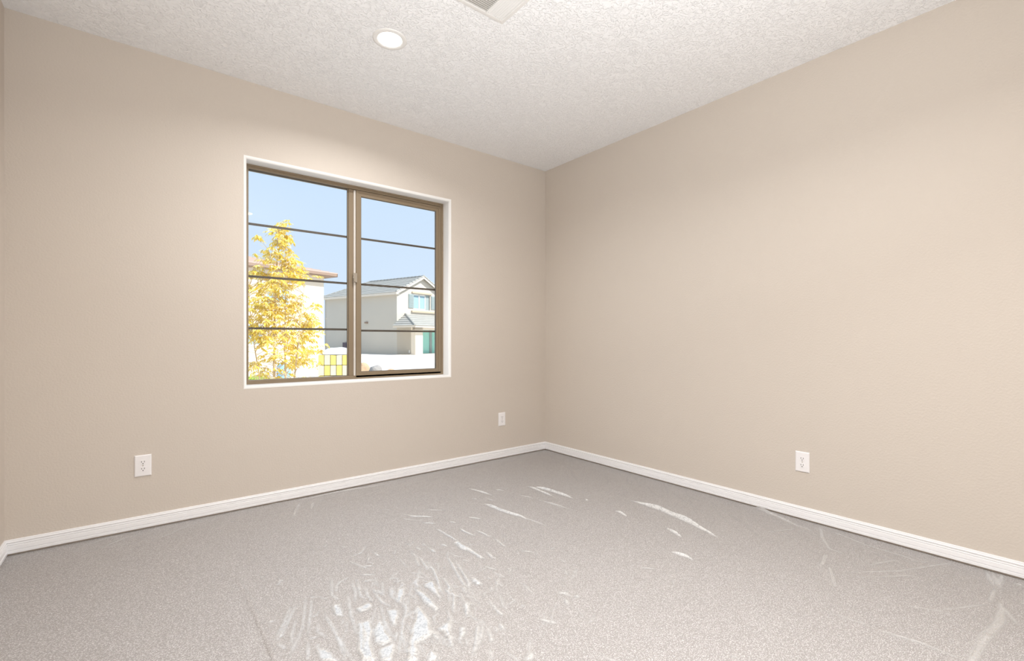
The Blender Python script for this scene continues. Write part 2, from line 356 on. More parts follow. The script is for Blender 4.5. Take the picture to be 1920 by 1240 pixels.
(6,2,0.5,-0.0,-0.0,[(-0.59,-2.695),(-0.325,-2.884)]),
(7,4,0.6,-0.22,-0.63,[(-2.594,0.029),(-2.47,0.007),(-2.393,-0.04)]),
(7,4,0.6,-0.05,-0.61,[(-2.299,-0.047),(-2.21,-0.061),(-2.109,-0.04),(-1.942,-0.05),(-1.67,-0.102)]),
(7,3,0.6,0.25,-0.1,[(-2.292,-0.105),(-2.404,-0.381)]),
(7,3,0.6,0.21,-0.09,[(-2.211,-0.142),(-2.274,-0.298)]),
(7,5,0.6,-0.22,-0.14,[(-1.879,-0.79),(-1.85,-0.835)]),
(8,6,0.6,-0.18,-0.15,[(-1.855,-0.708),(-1.812,-0.788),(-1.721,-0.872)]),
(7,5,0.6,-0.16,-0.18,[(-1.721,-0.728),(-1.599,-0.837)]),
(7,5,0.6,-0.24,-0.05,[(-2.296,-0.931),(-2.287,-0.971)]),
(5,4,0.6,0.03,-0.18,[(-2.438,-0.883),(-2.421,-0.88)]),
(5,4,0.6,0.19,-0.13,[(-2.372,-0.902),(-2.342,-0.859)]),
(5,4,0.6,-0.19,-0.07,[(-2.112,-1.042),(-2.103,-1.065)]),
(5,4,0.6,-0.19,-0.24,[(-1.941,-0.552),(-1.869,-0.609)]),
(7,5,0.4,-0.0,-0.0,[(-2.604,-0.011),(-2.507,0.015),(-2.397,-0.029)]),
(6,4,0.4,-0.0,-0.0,[(-2.698,-0.198),(-2.665,-0.23)]),
(6,2,0.4,0.0,-0.0,[(-3.38,-0.261),(-3.178,-0.102),(-2.932,-0.008)]),
(6,4,0.4,-0.0,-0.0,[(-3.605,-0.024),(-3.581,-0.035)]),
(6,2,0.4,0.0,-0.0,[(-3.422,-0.153),(-3.255,-0.041),(-3.017,0.024)]),
(6,2,0.4,0.0,-0.0,[(-3.173,-0.325),(-2.867,-0.094)]),
]
GLINT_PATCHES = [
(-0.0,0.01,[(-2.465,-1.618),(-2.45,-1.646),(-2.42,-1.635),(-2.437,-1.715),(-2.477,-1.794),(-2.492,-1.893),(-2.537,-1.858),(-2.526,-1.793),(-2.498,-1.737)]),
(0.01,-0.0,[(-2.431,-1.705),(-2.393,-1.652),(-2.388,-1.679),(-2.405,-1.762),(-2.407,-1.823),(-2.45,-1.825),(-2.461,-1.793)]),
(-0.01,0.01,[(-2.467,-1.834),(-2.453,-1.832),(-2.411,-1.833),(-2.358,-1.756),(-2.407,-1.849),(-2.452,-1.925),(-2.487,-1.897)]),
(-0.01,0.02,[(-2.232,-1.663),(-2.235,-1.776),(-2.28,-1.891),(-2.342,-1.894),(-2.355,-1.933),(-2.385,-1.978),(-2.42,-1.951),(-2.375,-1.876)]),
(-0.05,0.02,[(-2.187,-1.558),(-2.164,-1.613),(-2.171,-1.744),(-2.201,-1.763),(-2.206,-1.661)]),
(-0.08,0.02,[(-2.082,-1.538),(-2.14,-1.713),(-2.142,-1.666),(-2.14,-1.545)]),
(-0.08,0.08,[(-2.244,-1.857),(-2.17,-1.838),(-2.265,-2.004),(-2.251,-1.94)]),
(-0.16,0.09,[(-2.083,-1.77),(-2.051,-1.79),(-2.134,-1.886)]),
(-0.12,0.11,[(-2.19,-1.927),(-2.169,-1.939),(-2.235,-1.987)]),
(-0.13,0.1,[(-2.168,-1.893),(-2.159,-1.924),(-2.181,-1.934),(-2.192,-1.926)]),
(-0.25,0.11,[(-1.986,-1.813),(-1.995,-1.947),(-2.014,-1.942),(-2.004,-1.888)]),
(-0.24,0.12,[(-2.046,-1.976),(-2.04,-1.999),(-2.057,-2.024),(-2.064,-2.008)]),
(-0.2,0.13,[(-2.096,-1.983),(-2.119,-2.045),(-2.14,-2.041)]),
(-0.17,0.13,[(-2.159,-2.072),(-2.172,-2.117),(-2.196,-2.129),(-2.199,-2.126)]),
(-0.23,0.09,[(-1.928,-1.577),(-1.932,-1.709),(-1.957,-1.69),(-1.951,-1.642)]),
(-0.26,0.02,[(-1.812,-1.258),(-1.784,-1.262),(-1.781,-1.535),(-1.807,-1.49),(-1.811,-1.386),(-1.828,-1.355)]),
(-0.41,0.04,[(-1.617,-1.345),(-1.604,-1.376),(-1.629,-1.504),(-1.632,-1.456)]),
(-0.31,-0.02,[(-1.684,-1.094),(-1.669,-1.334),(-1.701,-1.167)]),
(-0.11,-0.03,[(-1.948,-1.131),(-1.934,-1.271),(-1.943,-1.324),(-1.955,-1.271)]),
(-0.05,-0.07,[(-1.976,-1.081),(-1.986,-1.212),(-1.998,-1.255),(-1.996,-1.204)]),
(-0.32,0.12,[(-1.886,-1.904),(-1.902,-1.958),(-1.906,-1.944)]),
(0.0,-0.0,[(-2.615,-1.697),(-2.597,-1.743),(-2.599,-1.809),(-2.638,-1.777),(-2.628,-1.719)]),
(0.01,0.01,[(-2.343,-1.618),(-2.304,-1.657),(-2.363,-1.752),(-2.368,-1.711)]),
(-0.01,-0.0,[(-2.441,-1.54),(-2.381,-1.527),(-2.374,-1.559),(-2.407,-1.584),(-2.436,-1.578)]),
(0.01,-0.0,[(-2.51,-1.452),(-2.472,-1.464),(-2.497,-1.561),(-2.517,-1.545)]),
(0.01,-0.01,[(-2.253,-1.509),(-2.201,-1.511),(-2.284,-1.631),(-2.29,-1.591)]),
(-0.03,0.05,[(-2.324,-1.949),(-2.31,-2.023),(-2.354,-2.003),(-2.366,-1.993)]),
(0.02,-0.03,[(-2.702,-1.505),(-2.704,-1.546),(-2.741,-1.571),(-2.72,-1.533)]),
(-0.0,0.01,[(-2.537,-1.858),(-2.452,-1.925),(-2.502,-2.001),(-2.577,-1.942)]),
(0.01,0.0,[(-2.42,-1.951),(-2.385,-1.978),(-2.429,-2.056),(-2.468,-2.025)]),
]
# ================================================================ ROOM SHELL
CX, BY, H = -3.65, -4.35, 2.74          # left wall, back wall, ceiling height
WX0, WX1, WZ0, WZ1 = -2.585, -1.090, .785, 2.245   # window opening
RB = .018                                # bullnose radius
tag(link('floor', boxes((CX-.2, .2, BY-.2, .2, -.16, 0)), M_CARPET), 'grey loop pile carpet covering the whole room', 'carpet', kind='structure')
tag(link('ceiling', boxes((CX-.2, .2, BY-.2, .2, H, H+.25)), M_CEIL), 'white ceiling with a rough knockdown texture', 'ceiling', kind='structure')
bm = B(); a, b, c, d = WX0-RB, WX1+RB, WZ0-RB, WZ1+RB
box(bm, CX-.2, a, 0, .2, -.05, H+.02); box(bm, b, .2, 0, .2, -.05, H+.02); box(bm, a, b, 0, .2, -.05, c); box(bm, a, b, 0, .2, d, H+.02)
tag(link('wall_front', bm, M_WALL), 'beige wall with the window in it', 'wall', kind='structure')
tag(link('wall_right', boxes((0, .2, BY-.2, 0, -.05, H+.02)), M_WALL), 'plain beige wall right of the corner', 'wall', kind='structure')
tag(link('wall_left', boxes((CX-.2, CX, BY-.2, 0, -.05, H+.02)), M_WALL), 'sliver of beige wall at the left edge', 'wall', kind='structure')
tag(link('wall_back', boxes((CX, 0, BY-.2, BY, -.05, H+.02)), M_WALL), 'beige wall behind the camera', 'wall', kind='structure')

# ---- baseboards: one moulded profile (offset from wall, height)
BZ = .012
PROF = [(0, .072), (.005, .072), (.0075, .070), (.0080, .064), (.0105, .0615), (.0108, .057), (.0068, .0545), (.0068, .0515), (.0108, .049), (.0112, .0445), (.0085, .042), (.0115, .039), (.0125, .018), (.0090, .016), (.0145, .0135), (.0145, 0), (0, 0)]
def baseboard(name, label, p0, p1, nrm):
    """mitred at both ends by the profile offset"""
    p0, p1, nrm = Vector(p0), Vector(p1), Vector(nrm); t = (p1-p0).normalized(); bm = B()
    A = [bm.verts.new(p0+t*o+nrm*o+Vector((0, 0, BZ+z*.93))) for o, z in PROF]
    Cc = [bm.verts.new(p1-t*o+nrm*o+Vector((0, 0, BZ+z*.93))) for o, z in PROF]
    for i in range(len(A)): bm.faces.new((A[i], Cc[i], Cc[(i+1) % len(A)], A[(i+1) % len(A)]))
    bmesh.ops.recalc_face_normals(bm, faces=bm.faces)
    tag(link(name, bm, M_TRIM), label, 'baseboard', kind='structure')
baseboard('baseboard_front', 'white moulded baseboard under the window', (CX, 0, 0), (0, 0, 0), (0, -1, 0))
baseboard('baseboard_right', 'white moulded baseboard along the right wall', (0, 0, 0), (0, BY, 0), (-1, 0, 0))
baseboard('baseboard_left', 'white moulded baseboard on the left wall', (CX, BY, 0), (CX, 0, 0), (1, 0, 0))
baseboard('baseboard_back', 'white moulded baseboard behind the camera', (0, BY, 0), (CX, BY, 0), (0, 1, 0))

# ================================================================ WINDOW
def ring(bm, x0, x1, z0, z1, prof):
    """sweep profile [(inset, y)] round a rectangle"""
    R_ = []
    for o, y in prof: R_.append([bm.verts.new(p) for p in ((x0+o, y, z0+o), (x1-o, y, z0+o), (x1-o, y, z1-o), (x0+o, y, z1-o))])
    for r, s in zip(R_, R_[1:]):
        for k in range(4): bm.faces.new((r[k], r[(k+1) % 4], s[(k+1) % 4], s[k]))
def frame_ring(x0, x1, z0, z1, wid, y0, y1, lip=.004):
    bm = B(); ring(bm, x0, x1, z0, z1, [(0, y1), (0, y0), (wid*.45, y0), (wid*.45+.001, y0+lip), (wid-.001, y0+lip), (wid, y0+lip*2), (wid, y1), (0, y1)])
    bmesh.ops.recalc_face_normals(bm, faces=bm.faces); return bm
win = tag(empty('window_1', (WX0, .1, WZ0)), 'two-pane sliding window with brown frame and thin horizontal bars', 'window', kind='structure')
def wp(name, bm, m, parent=None, label=None, **k):
    o = link(name, bm, m, **k); o.parent = parent or win
    if not parent: o.matrix_parent_inverse = Matrix.Translation(-Vector(win.location))
    if label: o['label'] = label
    return o
bm = B(); ring(bm, WX0-RB-.001, WX1+RB+.001, WZ0-RB-.001, WZ1+RB+.001, [(.001+RB*(1-math.cos(t)), RB*(1-math.sin(t))-.001) for t in [math.pi/2*(1-k/6)*1.0 for k in range(7)]][:0] +
     [(.001+RB*math.sin(t), RB*(1-math.cos(t))-.0008) for t in [math.pi/2*k/7 for k in range(8)]] + [(.001+RB, .199)])
wp('window_reveal', bm, M_REVEAL, label='white rounded plaster reveal', smooth=True)
wp('outer_frame', frame_ring(WX0, WX1, WZ0, WZ1, .026, .100, .17), M_FRAME)
# fixed left light
GX0, GX1 = -2.571, -1.886
bm = boxes((-1.892, -1.846, .118, .165, WZ0+.02, WZ1-.026)); box(bm, -1.900, -1.888, .126, .14, WZ0+.02, WZ1-.026)
wp('meeting_stile', bm, M_FRAME, bevel=.002)
wp('stile_strip', boxes((-1.858, -1.845, .106, .119, WZ0+.016, WZ1-.034)), M_STRIP, label='pale vertical strip')  # plain pale strip where the two panes meet
bm = B(); ring(bm, -2.579, -1.888, .795, 2.224, [(0, .124), (.006, .124), (.006, .13), (.012, .132), (.012, .14), (0, .14)]); bmesh.ops.recalc_face_normals(bm, faces=bm.faces)
wp('glazing_bead', bm, M_FRAME_D)
wp('pane', boxes((-2.575, -1.89, .138, .142, .80, 2.218)), M_GLASS)
for z in (1.159, 1.508, 1.860): wp('muntin', boxes((-2.573, -1.89, .144, .152, z-.0075, z+.0075)), M_FRAME_D)
# sliding right sash
SX0, SX1, SZ0, SZ1 = -1.842, -1.113, .796, 2.216
sash = wp('sash', frame_ring(SX0, SX1, SZ0, SZ1, .041, .104, .135, .004), M_FRAME)
for nm, bm, m in [('pane', boxes((SX0+.038, SX1-.038, .121, .125, SZ0+.038, SZ1-.038)), M_GLASS)]+[('muntin', boxes((SX0+.038, SX1-.038, .127, .134, z-.0075, z+.0075)), M_FRAME_D) for z in (1.152, 1.507, 1.858)]:
    o = link(nm, bm, m); o.parent = sash
bm = B(); ring(bm, SX0+.040, SX1-.040, SZ0+.040, SZ1-.040, [(0, .112), (.004, .114), (.004, .121), (0, .121)]); bmesh.ops.recalc_face_normals(bm, faces=bm.faces)
o = link('glazing_bead', bm, M_FRAME_D); o.parent = sash
bm = boxes((-1.866, -1.838, .092, .106, 1.515, 1.585)); tube(bm, [(-1.860, .09, 1.575), (-1.868, .078, 1.565), (-1.872, .074, 1.545), (-1.866, .08, 1.522), (-1.852, .088, 1.518)], [.0045, .0045, .005, .0045, .004], 8)
wp('latch', bm, M_METAL, label='small curved sash latch', bevel=.001)

# ================================================================ OUTLETS
def outlet(loc, rz, label):
    """local: plate in x-z, faces -y, back at y=0"""
    t = tag(empty('wall_outlet', loc, rz), label, 'outlet', 'white duplex wall outlets')
    bm = B(); w_, h_ = .0385, .0605
    R_ = [[bm.verts.new(p) for p in ((-a, y, -b), (a, y, -b), (a, y, b), (-a, y, b))] for a, b, y in ((w_, h_, 0), (w_, h_, -.0025), (w_-.004, h_-.004, -.006), (w_-.007, h_-.007, -.0064))]
    for r, s in zip(R_, R_[1:]):
        for k in range(4): bm.faces.new((r[k], r[(k+1) % 4], s[(k+1) % 4], s[k]))
    bm.faces.new(R_[-1])
    link('cover_plate', bm, M_PLASTIC, t)
    for s in (1, -1):
        bm = B(); pts = []
        for k in range(28):
            a = 2*math.pi*k/28; pts.append((max(-.0145, min(.0145, .0172*math.cos(a))), -.0062, s*.0195+max(-.0138, min(.0138, .0172*math.sin(a)))))
        prism(bm, pts[::-1], (0, -.0016, 0)); f = link('receptacle', bm, M_PLASTIC, t)
        z = s*.0195+.003
        for x in (-.0064, .0064): link('slot', boxes((x-.0012, x+.0012, -.0081, -.0077, z-.004, z+.004)), M_SLOT, f)
        bm = B(); prism(bm, [(.0026*math.cos(2*math.pi*k/14), -.0077, s*.0195-.0078+.0026*math.sin(2*math.pi*k/14)) for k in range(14)], (0, -.0004, 0)); link('ground_hole', bm, M_SLOT, f)
    bm = B(); prism(bm, [(.003*math.cos(2*math.pi*k/12), -.0062, .003*math.sin(2*math.pi*k/12)) for k in range(12)], (0, -.0012, 0)); link('screw', bm, M_METAL, t)
outlet((-3.107, -.0005, .364), 0, 'white outlet left of and below the window')
outlet((-.537, -.0005, .356), 0, 'white outlet between the window and the room corner')
outlet((-.0005, -2.285, .348), -math.pi/2, 'white outlet on the plain right wall')

# ================================================================ CEILING LIGHT (and an unseen twin added behind the camera as fill), VENT
def can_light(x, y, label, k=1.0):
    t = tag(empty('recessed_light', (x, y, H)), label, 'light')
    bm = B(); lathe(bm, [(.092, 0), (.0915, -.003), (.085, -.0055), (.072, -.006), (.067, -.0045), (.063, 0)]); link('trim_ring', bm, M_WHITE, t, smooth=True)
    m = bpy.data.materials.get('lit_lens')
    if not m:
        m = bpy.data.materials.new('lit_lens'); m.use_nodes = True; N = m.node_tree.nodes; N.remove(N['Principled BSDF'])
        e = N.new('ShaderNodeEmission'); e.inputs[0].default_value = (1, .96, .9, 1); e.inputs[1].default_value = 6; m.node_tree.links.new(e.outputs[0], N['Material Output'].inputs[0])
    bm = B(); r = lathe(bm, [(.065, -.002), (.05, -.0028), (.02, -.003)]); bm.faces.new(r[-1][::-1]); bmesh.ops.recalc_face_normals(bm, faces=bm.faces)
    link('lens', bm, m, t)['label'] = 'glowing white lens'
    ld = bpy.data.lights.new('lamp', 'AREA'); ld.shape = 'DISK'; ld.size = .13; ld.spread = math.radians(155); ld.energy = CAN_POWER*k; ld.color = (.98, .975, .965)
    lo = bpy.data.objects.new('lamp', ld); COL.objects.link(lo); lo.parent = t; lo.location = (0, 0, -.008)
can_light(-2.04, -.962, 'round recessed ceiling light, lit, nearest the window', .62)
can_light(-2.04, -3.25, 'second recessed ceiling light, unseen, added behind the camera as fill', 1.4)

vx0, vx1, vy0, vy1 = -2.02, -1.628, -1.70, -1.445
vent = tag(empty('ceiling_vent', ((vx0+vx1)/2, (vy0+vy1)/2, H)), 'white louvred air vent cut off by the top edge of the photo', 'vent')
def vp(name, bm, m, **k):
    o = link(name, bm, m, **k); o.parent = vent; o.matrix_parent_inverse = Matrix.Translation(-Vector(vent.location)); return o
bm = B()
def hring(bm, x0, x1, y0, y1, prof):
    R_ = [[bm.verts.new(p) for p in ((x0+o, y0+o, z), (x1-o, y0+o, z), (x1-o, y1-o, z), (x0+o, y1-o, z))] for o, z in prof]
    for r, s in zip(R_, R_[1:]):
        for k in range(4): bm.faces.new((r[k], r[(k+1) % 4], s[(k+1) % 4], s[k]))
hring(bm, vx0, vx1, vy0, vy1, [(0, H), (.003, H-.004), (.02, H-.007), (.028, H-.007), (.029, H)])
vp('flange', bm, M_WHITE)
vp('backing', boxes((vx0+.02, vx1-.02, vy0+.02, vy1-.02, H-.0012, H-.0004)), M_DUCT)
x_a, x_b = -1.895, -1.752          # middle section
for x in (x_a, x_b): vp('divider', boxes((x-.003, x+.003, vy0+.028, vy1-.028, H-.009, H-.001)), M_WHITE)
k = 0; y = vy1-.034
while y > vy0+.032:
    bm = B(); prism(bm, [(x_a+.003, y, H-.0015), (x_a+.003, y-.0014, H-.0015), (x_a+.003, y-.0054, H-.009), (x_a+.003, y-.004, H-.009)], (x_b-x_a-.006, 0, 0)); vp('louvre', bm, M_WHITE); y -= .0115
for sx, xs, xe in ((1, x_b+.008, vx1-.030), (-1, x_a-.008, vx0+.030)):
    x = xs
    while (x < xe) if sx > 0 else (x > xe):
        bm = B(); prism(bm, [(x, vy0+.034, H-.0015), (x+sx*.0014, vy0+.034, H-.0015), (x+sx*.0100, vy0+.034, H-.008), (x+sx*.0086, vy0+.034, H-.008)], (0, vy1-vy0-.066, 0)); vp('louvre', bm, M_WHITE); x += sx*.0118

# ================================================================ PLASTIC FILM
def seg_fields(xs, ys, h, W_, A, pts, rng, gx=0, gy=0):
    """add a rounded wrinkle along the polyline"""
    P = np.array(pts); seg = np.diff(P, axis=0); ln = np.hypot(seg[:, 0], seg[:, 1]); tot = ln.sum()
    if tot < 1e-4: return
    m = W_*2.2; dx = xs[1]-xs[0]; dy = ys[1]-ys[0]
    i0, i1 = max(0, int((P[:, 0].min()-m-xs[0])/dx)), min(len(xs), int((P[:, 0].max()+m-xs[0])/dx)+2)
    j0, j1 = max(0, int((P[:, 1].min()-m-ys[0])/dy)), min(len(ys), int((P[:, 1].max()+m-ys[0])/dy)+2)
    if i1 <= i0 or j1 <= j0: return
    X, Y = np.meshgrid(xs[i0:i1], ys[j0:j1]); best = np.full(X.shape, 9.); tt = np.zeros(X.shape); SX = np.zeros(X.shape); acc = 0; k_ = math.hypot(gx, gy); gu = (gx/k_, gy/k_) if k_ else (0, 0)
    for p, s, L_ in zip(P[:-1], seg, ln):
        if L_ < 1e-6: continue
        u = np.clip(((X-p[0])*s[0]+(Y-p[1])*s[1])/L_**2, 0, 1); d = np.hypot(X-p[0]-u*s[0], Y-p[1]-u*s[1])
        k = d < best; best[k] = d[k]; SX[k] = ((X-p[0]-u*s[0])*gu[0]+(Y-p[1]-u*s[1])*gu[1])[k]; tt[k] = (acc+u[k]*L_)/tot; acc += L_
    f = rng.uniform(7, 14); ph = rng.uniform(0, 6)
    taper = np.sin(np.pi*np.clip(tt, .02, .98))**.45*(1+.12*np.sin(tt*tot*f*2.5+ph))
    w_ = W_*taper+1e-5; q = np.clip(best/w_, 0, 1)
    v = A*taper*np.cos(q*np.pi/2)**2
    if k_ > .22:      # one long slope and a short steep back
        k_ = min(k_, 1.25); ln_ = w_-SX; bk = (SX+1.6*w_)*(2*k_/.6); side_ok = np.abs(best-np.abs(SX)) < w_*.35
        v = np.where(side_ok, np.clip(np.minimum(ln_*k_, bk), 0, None), 0)
    sub = h[j0:j1, i0:i1]; np.maximum(sub, v, out=sub)
def patch_field(xs, ys, h, gx, gy, pts, und):
    P = np.array(pts); dx = xs[1]-xs[0]; dy = ys[1]-ys[0]
    i0, i1 = max(0, int((P[:, 0].min()-xs[0])/dx)), min(len(xs), int((P[:, 0].max()-xs[0])/dx)+2)
    j0, j1 = max(0, int((P[:, 1].min()-ys[0])/dy)), min(len(ys), int((P[:, 1].max()-ys[0])/dy)+2)
    if i1 <= i0 or j1 <= j0: return
    X, Y = np.meshgrid(xs[i0:i1], ys[j0:j1]); ins = np.zeros(X.shape, bool); D = np.full(X.shape, 9.)
    n_ = len(P)
    for a in range(n_):
        p, q = P[a], P[(a+1) % n_]; s = q-p
        cond = (p[1] > Y) != (q[1] > Y)
        with np.errstate(divide='ignore', invalid='ignore'): xi = p[0]+(Y-p[1])*s[0]/(s[1] if s[1] else 1e-9)
        ins ^= cond & (X < xi)
        u = np.clip(((X-p[0])*s[0]+(Y-p[1])*s[1])/(s@s+1e-12), 0, 1); D = np.minimum(D, np.hypot(X-p[0]-u*s[0], Y-p[1]-u*s[1]))
    pl = -(X*gx+Y*gy); pl -= pl[ins].min() if ins.any() else 0
    pl = .004+pl+und[j0:j1, i0:i1]
    D = np.clip(D-.0018-und[j0:j1, i0:i1]*5, 0, None); v = np.where(ins, np.minimum(D*.9, pl), 0)
    sub = h[j0:j1, i0:i1]; np.maximum(sub, v, out=sub)
def smooth_noise(shape, cell, rng):
    gy, gx = shape[0]//cell+3, shape[1]//cell+3; g = rng.uniform(-1, 1, (gy, gx))
    y = np.arange(shape[0])/cell; x = np.arange(shape[1])/cell; yi = y.astype(int); xi = x.astype(int); fy = y-yi; fx = x-xi
    fy = (fy*fy*(3-2*fy))[:, None]; fx = (fx*fx*(3-2*fx))[None]
    a = g[yi][:, xi]; b = g[yi][:, xi+1]; c = g[yi+1][:, xi]; d = g[yi+1][:, xi+1]
    return (a*(1-fx)+b*fx)*(1-fy)+(c*(1-fx)+d*fx)*fy
def blur(a, r=1):
    for _ in range(r):
        a = (a+np.roll(a, 1, 0)+np.roll(a, -1, 0))/3; a = (a+np.roll(a, 1, 1)+np.roll(a, -1, 1))/3
    return a
def film(name, x0, x1, y0, y1, step, base, seed, label):
    rng = np.random.default_rng(seed)
    xs = np.arange(x0, x1, step); ys = np.arange(y0, y1, step); h = np.zeros((len(ys), len(xs)))
    und = smooth_noise(h.shape, int(.035/step), rng)*.0009+smooth_noise(h.shape, int(.012/step), rng)*.00025
    for gx, gy, pts in GLINT_PATCHES: patch_field(xs, ys, h, gx, gy, pts, und)
    patches = h > .0005; lift = np.where(patches, 1.0, 0.0)  # lift also masks the painted white glints
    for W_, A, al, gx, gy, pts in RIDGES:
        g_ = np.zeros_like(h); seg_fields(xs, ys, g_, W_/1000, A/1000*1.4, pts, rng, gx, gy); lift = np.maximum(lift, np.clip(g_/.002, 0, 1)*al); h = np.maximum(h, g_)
    # fine tension wrinkles fanning away from the baseboards
    for k in range(70):
        side = rng.integers(0, 2); a = rng.uniform(.0, 3.3); L_ = rng.uniform(.15, .5)
        if side: p = (-.02-rng.uniform(0, .25), -a); q = (p[0]-L_*rng.uniform(.2, .9), p[1]-L_*rng.uniform(.5, 1))
        else: p = (-a, -.02-rng.uniform(0, .18)); q = (p[0]-L_*rng.uniform(.6, 1), p[1]-L_*rng.uniform(0, .25))
        mid = ((p[0]+q[0])/2+rng.uniform(-.03, .03), (p[1]+q[1])/2+rng.uniform(-.03, .03))
        g_ = np.zeros_like(h); seg_fields(xs, ys, g_, .006, .0013, (p, mid, q), rng); lift = np.maximum(lift, np.clip(g_/.0013, 0, 1)*.22); h = np.maximum(h, g_)
    # a crowd of small creases where the sheet is loosest, in front of the window
    for k in range(120):
        cx_ = rng.normal(-2.12, .26); cy_ = rng.normal(-1.72, .30); an = math.atan2(cy_+3.2, cx_+2.6)+rng.normal(0, .45); L_ = rng.uniform(.03, .16)
        p = (cx_-math.cos(an)*L_/2, cy_-math.sin(an)*L_/2); q = (cx_+math.cos(an)*L_/2, cy_+math.sin(an)*L_/2); mid = (cx_+rng.normal(0, .012), cy_+rng.normal(0, .012))
        if cy_ > -1.05 or cx_ < -2.72: continue
        w__ = rng.uniform(.0045, .008); g_ = np.zeros_like(h); seg_fields(xs, ys, g_, w__, rng.uniform(.002, .004), (p, mid, q), rng); lift = np.maximum(lift, np.clip(g_/.002, 0, 1)*rng.uniform(.4, .9)); h = np.maximum(h, g_)
    seg_fields(xs, ys, h, .012, .009, [(-2.79, -.75), (-2.775, -.95), (-2.761, -1.22), (-2.758, -1.67), (-2.775, -2.3), (-2.76, -3.2)], rng)   # the long crease at the left
    h = blur(h, 1); lift = blur(lift, 1)
    # film sits loosely on the pile
    h += base+smooth_noise(h.shape, int(.06/step), rng)*.0004
    X, Y = np.meshgrid(xs, ys)
    ny, nx = h.shape; co = np.empty((ny*nx, 3), np.float32); co[:, 0] = X.ravel(); co[:, 1] = Y.ravel(); co[:, 2] = h.ravel()
    idx = np.arange(ny*nx).reshape(ny, nx); q = np.stack([idx[:-1, :-1], idx[:-1, 1:], idx[1:, 1:], idx[1:, :-1]], -1).reshape(-1, 4).astype(np.int32)
    me = bpy.data.meshes.new(name); me.vertices.add(len(co)); me.vertices.foreach_set('co', co.ravel())
    me.loops.add(q.size); me.loops.foreach_set('vertex_index', q.ravel()); me.polygons.add(len(q))
    me.polygons.foreach_set('loop_start', np.arange(0, q.size, 4, dtype=np.int32)); me.polygons.foreach_set('loop_total', np.full(len(q), 4, np.int32))
    me.polygons.foreach_set('use_smooth', np.ones(len(q), bool)); me.update(calc_edges=True)
    at = me.attributes.new('lift', 'FLOAT', 'POINT'); at.data.foreach_set('value', lift.ravel().astype(np.float32))
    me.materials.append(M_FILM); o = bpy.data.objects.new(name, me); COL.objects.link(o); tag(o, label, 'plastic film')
film('protective_film', -3.632, -.016, -4.0, -.016, .0043, .003, 3, 'crinkled clear plastic film over the carpet, glints below the window partly painted white')

# ================================================================ OUTSIDE
GZ = -.19
tag(link('ground', boxes((-60, 90, .2, 140, GZ-.3, GZ)), M_GROUND), 'pale sunlit concrete ground outside the window', 'ground', kind='structure')

def tile_slope(bm, e0, e1, r0, r1, nrows, th=.05):
    """courses of tiles between eave line e0-e1 and ridge line r0-r1"""
    e0, e1, r0, r1 = map(Vector, (e0, e1, r0, r1)); nrm = (e1-e0).cross(r0-e0)
    if nrm.length < 1e-6: nrm = (e1-e0).cross(r1-e0)
    nrm.normalize()
    if nrm.z < 0: nrm = -nrm
    for k in range(nrows):
        a, b = k/nrows, min(1, (k+1)/nrows+.12/nrows)
        p = [e0.lerp(r0, a), e1.lerp(r1, a), e1.lerp(r1, b), e0.lerp(r0, b)]
        top = [p[0]+nrm*th, p[1]+nrm*th, p[2]+nrm*.012, p[3]+nrm*.012]
        v = [bm.verts.new(x) for x in p+top]
        for f in ((4, 5, 6, 7), (0, 1, 5, 4), (1, 2, 6, 5), (3, 0, 4, 7), (3, 2, 1, 0)):
            try: bm.faces.new([v[i] for i in f])
            except ValueError: pass
def caps(bm, a, b, n_, s=.13):
    a, b = Vector(a), Vector(b); d = (b-a).normalized(); side = d.cross(Vector((0, 0, 1))).normalized()*s*.8; up = Vector((0, 0, s*.7))
    for k in range(n_):
        p = a.lerp(b, k/n_); q = a.lerp(b, (k+.94)/n_); lift = Vector((0, 0, .03))
        pts = [p-side, p+side, p+side*.6+up, p-side*.6+up]
        v = [bm.verts.new(x) for x in pts]; w_ = [bm.verts.new(x-lift+(q-p)) for x in pts]
        for i in range(4): bm.faces.new((v[i], v[(i+1) % 4], w_[(i+1) % 4], w_[i]))
        bm.faces.new(v[::-1]); bm.faces.new(w_)

# ---- house to the right, gable towards us
h1 = tag(empty('neighbour_house', (13.876, 33.802, GZ), math.radians(18.0)), 'two-storey stucco house with grey tiled gable and blue shutters, seen through the right pane', 'house')
def hp(name, bm, m, parent=None, label=None, **k):
    o = link(name, bm, m, parent or h1, **k)
    if label: o['label'] = label
    return o
EZ, RZ, GX = 5.42, 6.95, 2.92
bm = B()   # walls with the upper window hole left open in the front
X0, X1, Y1 = 0, 5.84, 10
wx0, wx1, wz0, wz1 = 1.98, 4.05, 3.95, 5.33
dx0, dx1, dz1 = 3.05, 5.3, 2.25
box(bm, X0, X0+.2, .2, Y1, 0, EZ); box(bm, X1-.2, X1, .2, Y1, 0, EZ); box(bm, X0, X1, Y1-.2, Y1, 0, EZ)
box(bm, X0, wx0, 0, .2, 0, EZ); box(bm, wx0, wx1, 0, .2, dz1, wz0); box(bm, wx0, wx1, 0, .2, wz1, EZ); box(bm, wx1, X1, 0, .2, dz1, EZ); box(bm, wx0, dx0, 0, .2, 0, dz1); box(bm, dx1, X1, 0, .2, 0, dz1)
prism(bm, [(X0, 0, EZ), (X1, 0, EZ), (GX, 0, RZ-.05)], (0, .2, 0))
prism(bm, [(X0, 0, EZ-.02), (X1, 0, EZ-.02), (X1, 10, EZ-.02), (X0, 10, EZ-.02)], (0, 0, .02))
hp('wall', bm, M_STUCCO)
bm = boxes((5.84, 13, 2.5, 10.5, 0, 5.4)); hp('wall', bm, M_STUCCO)
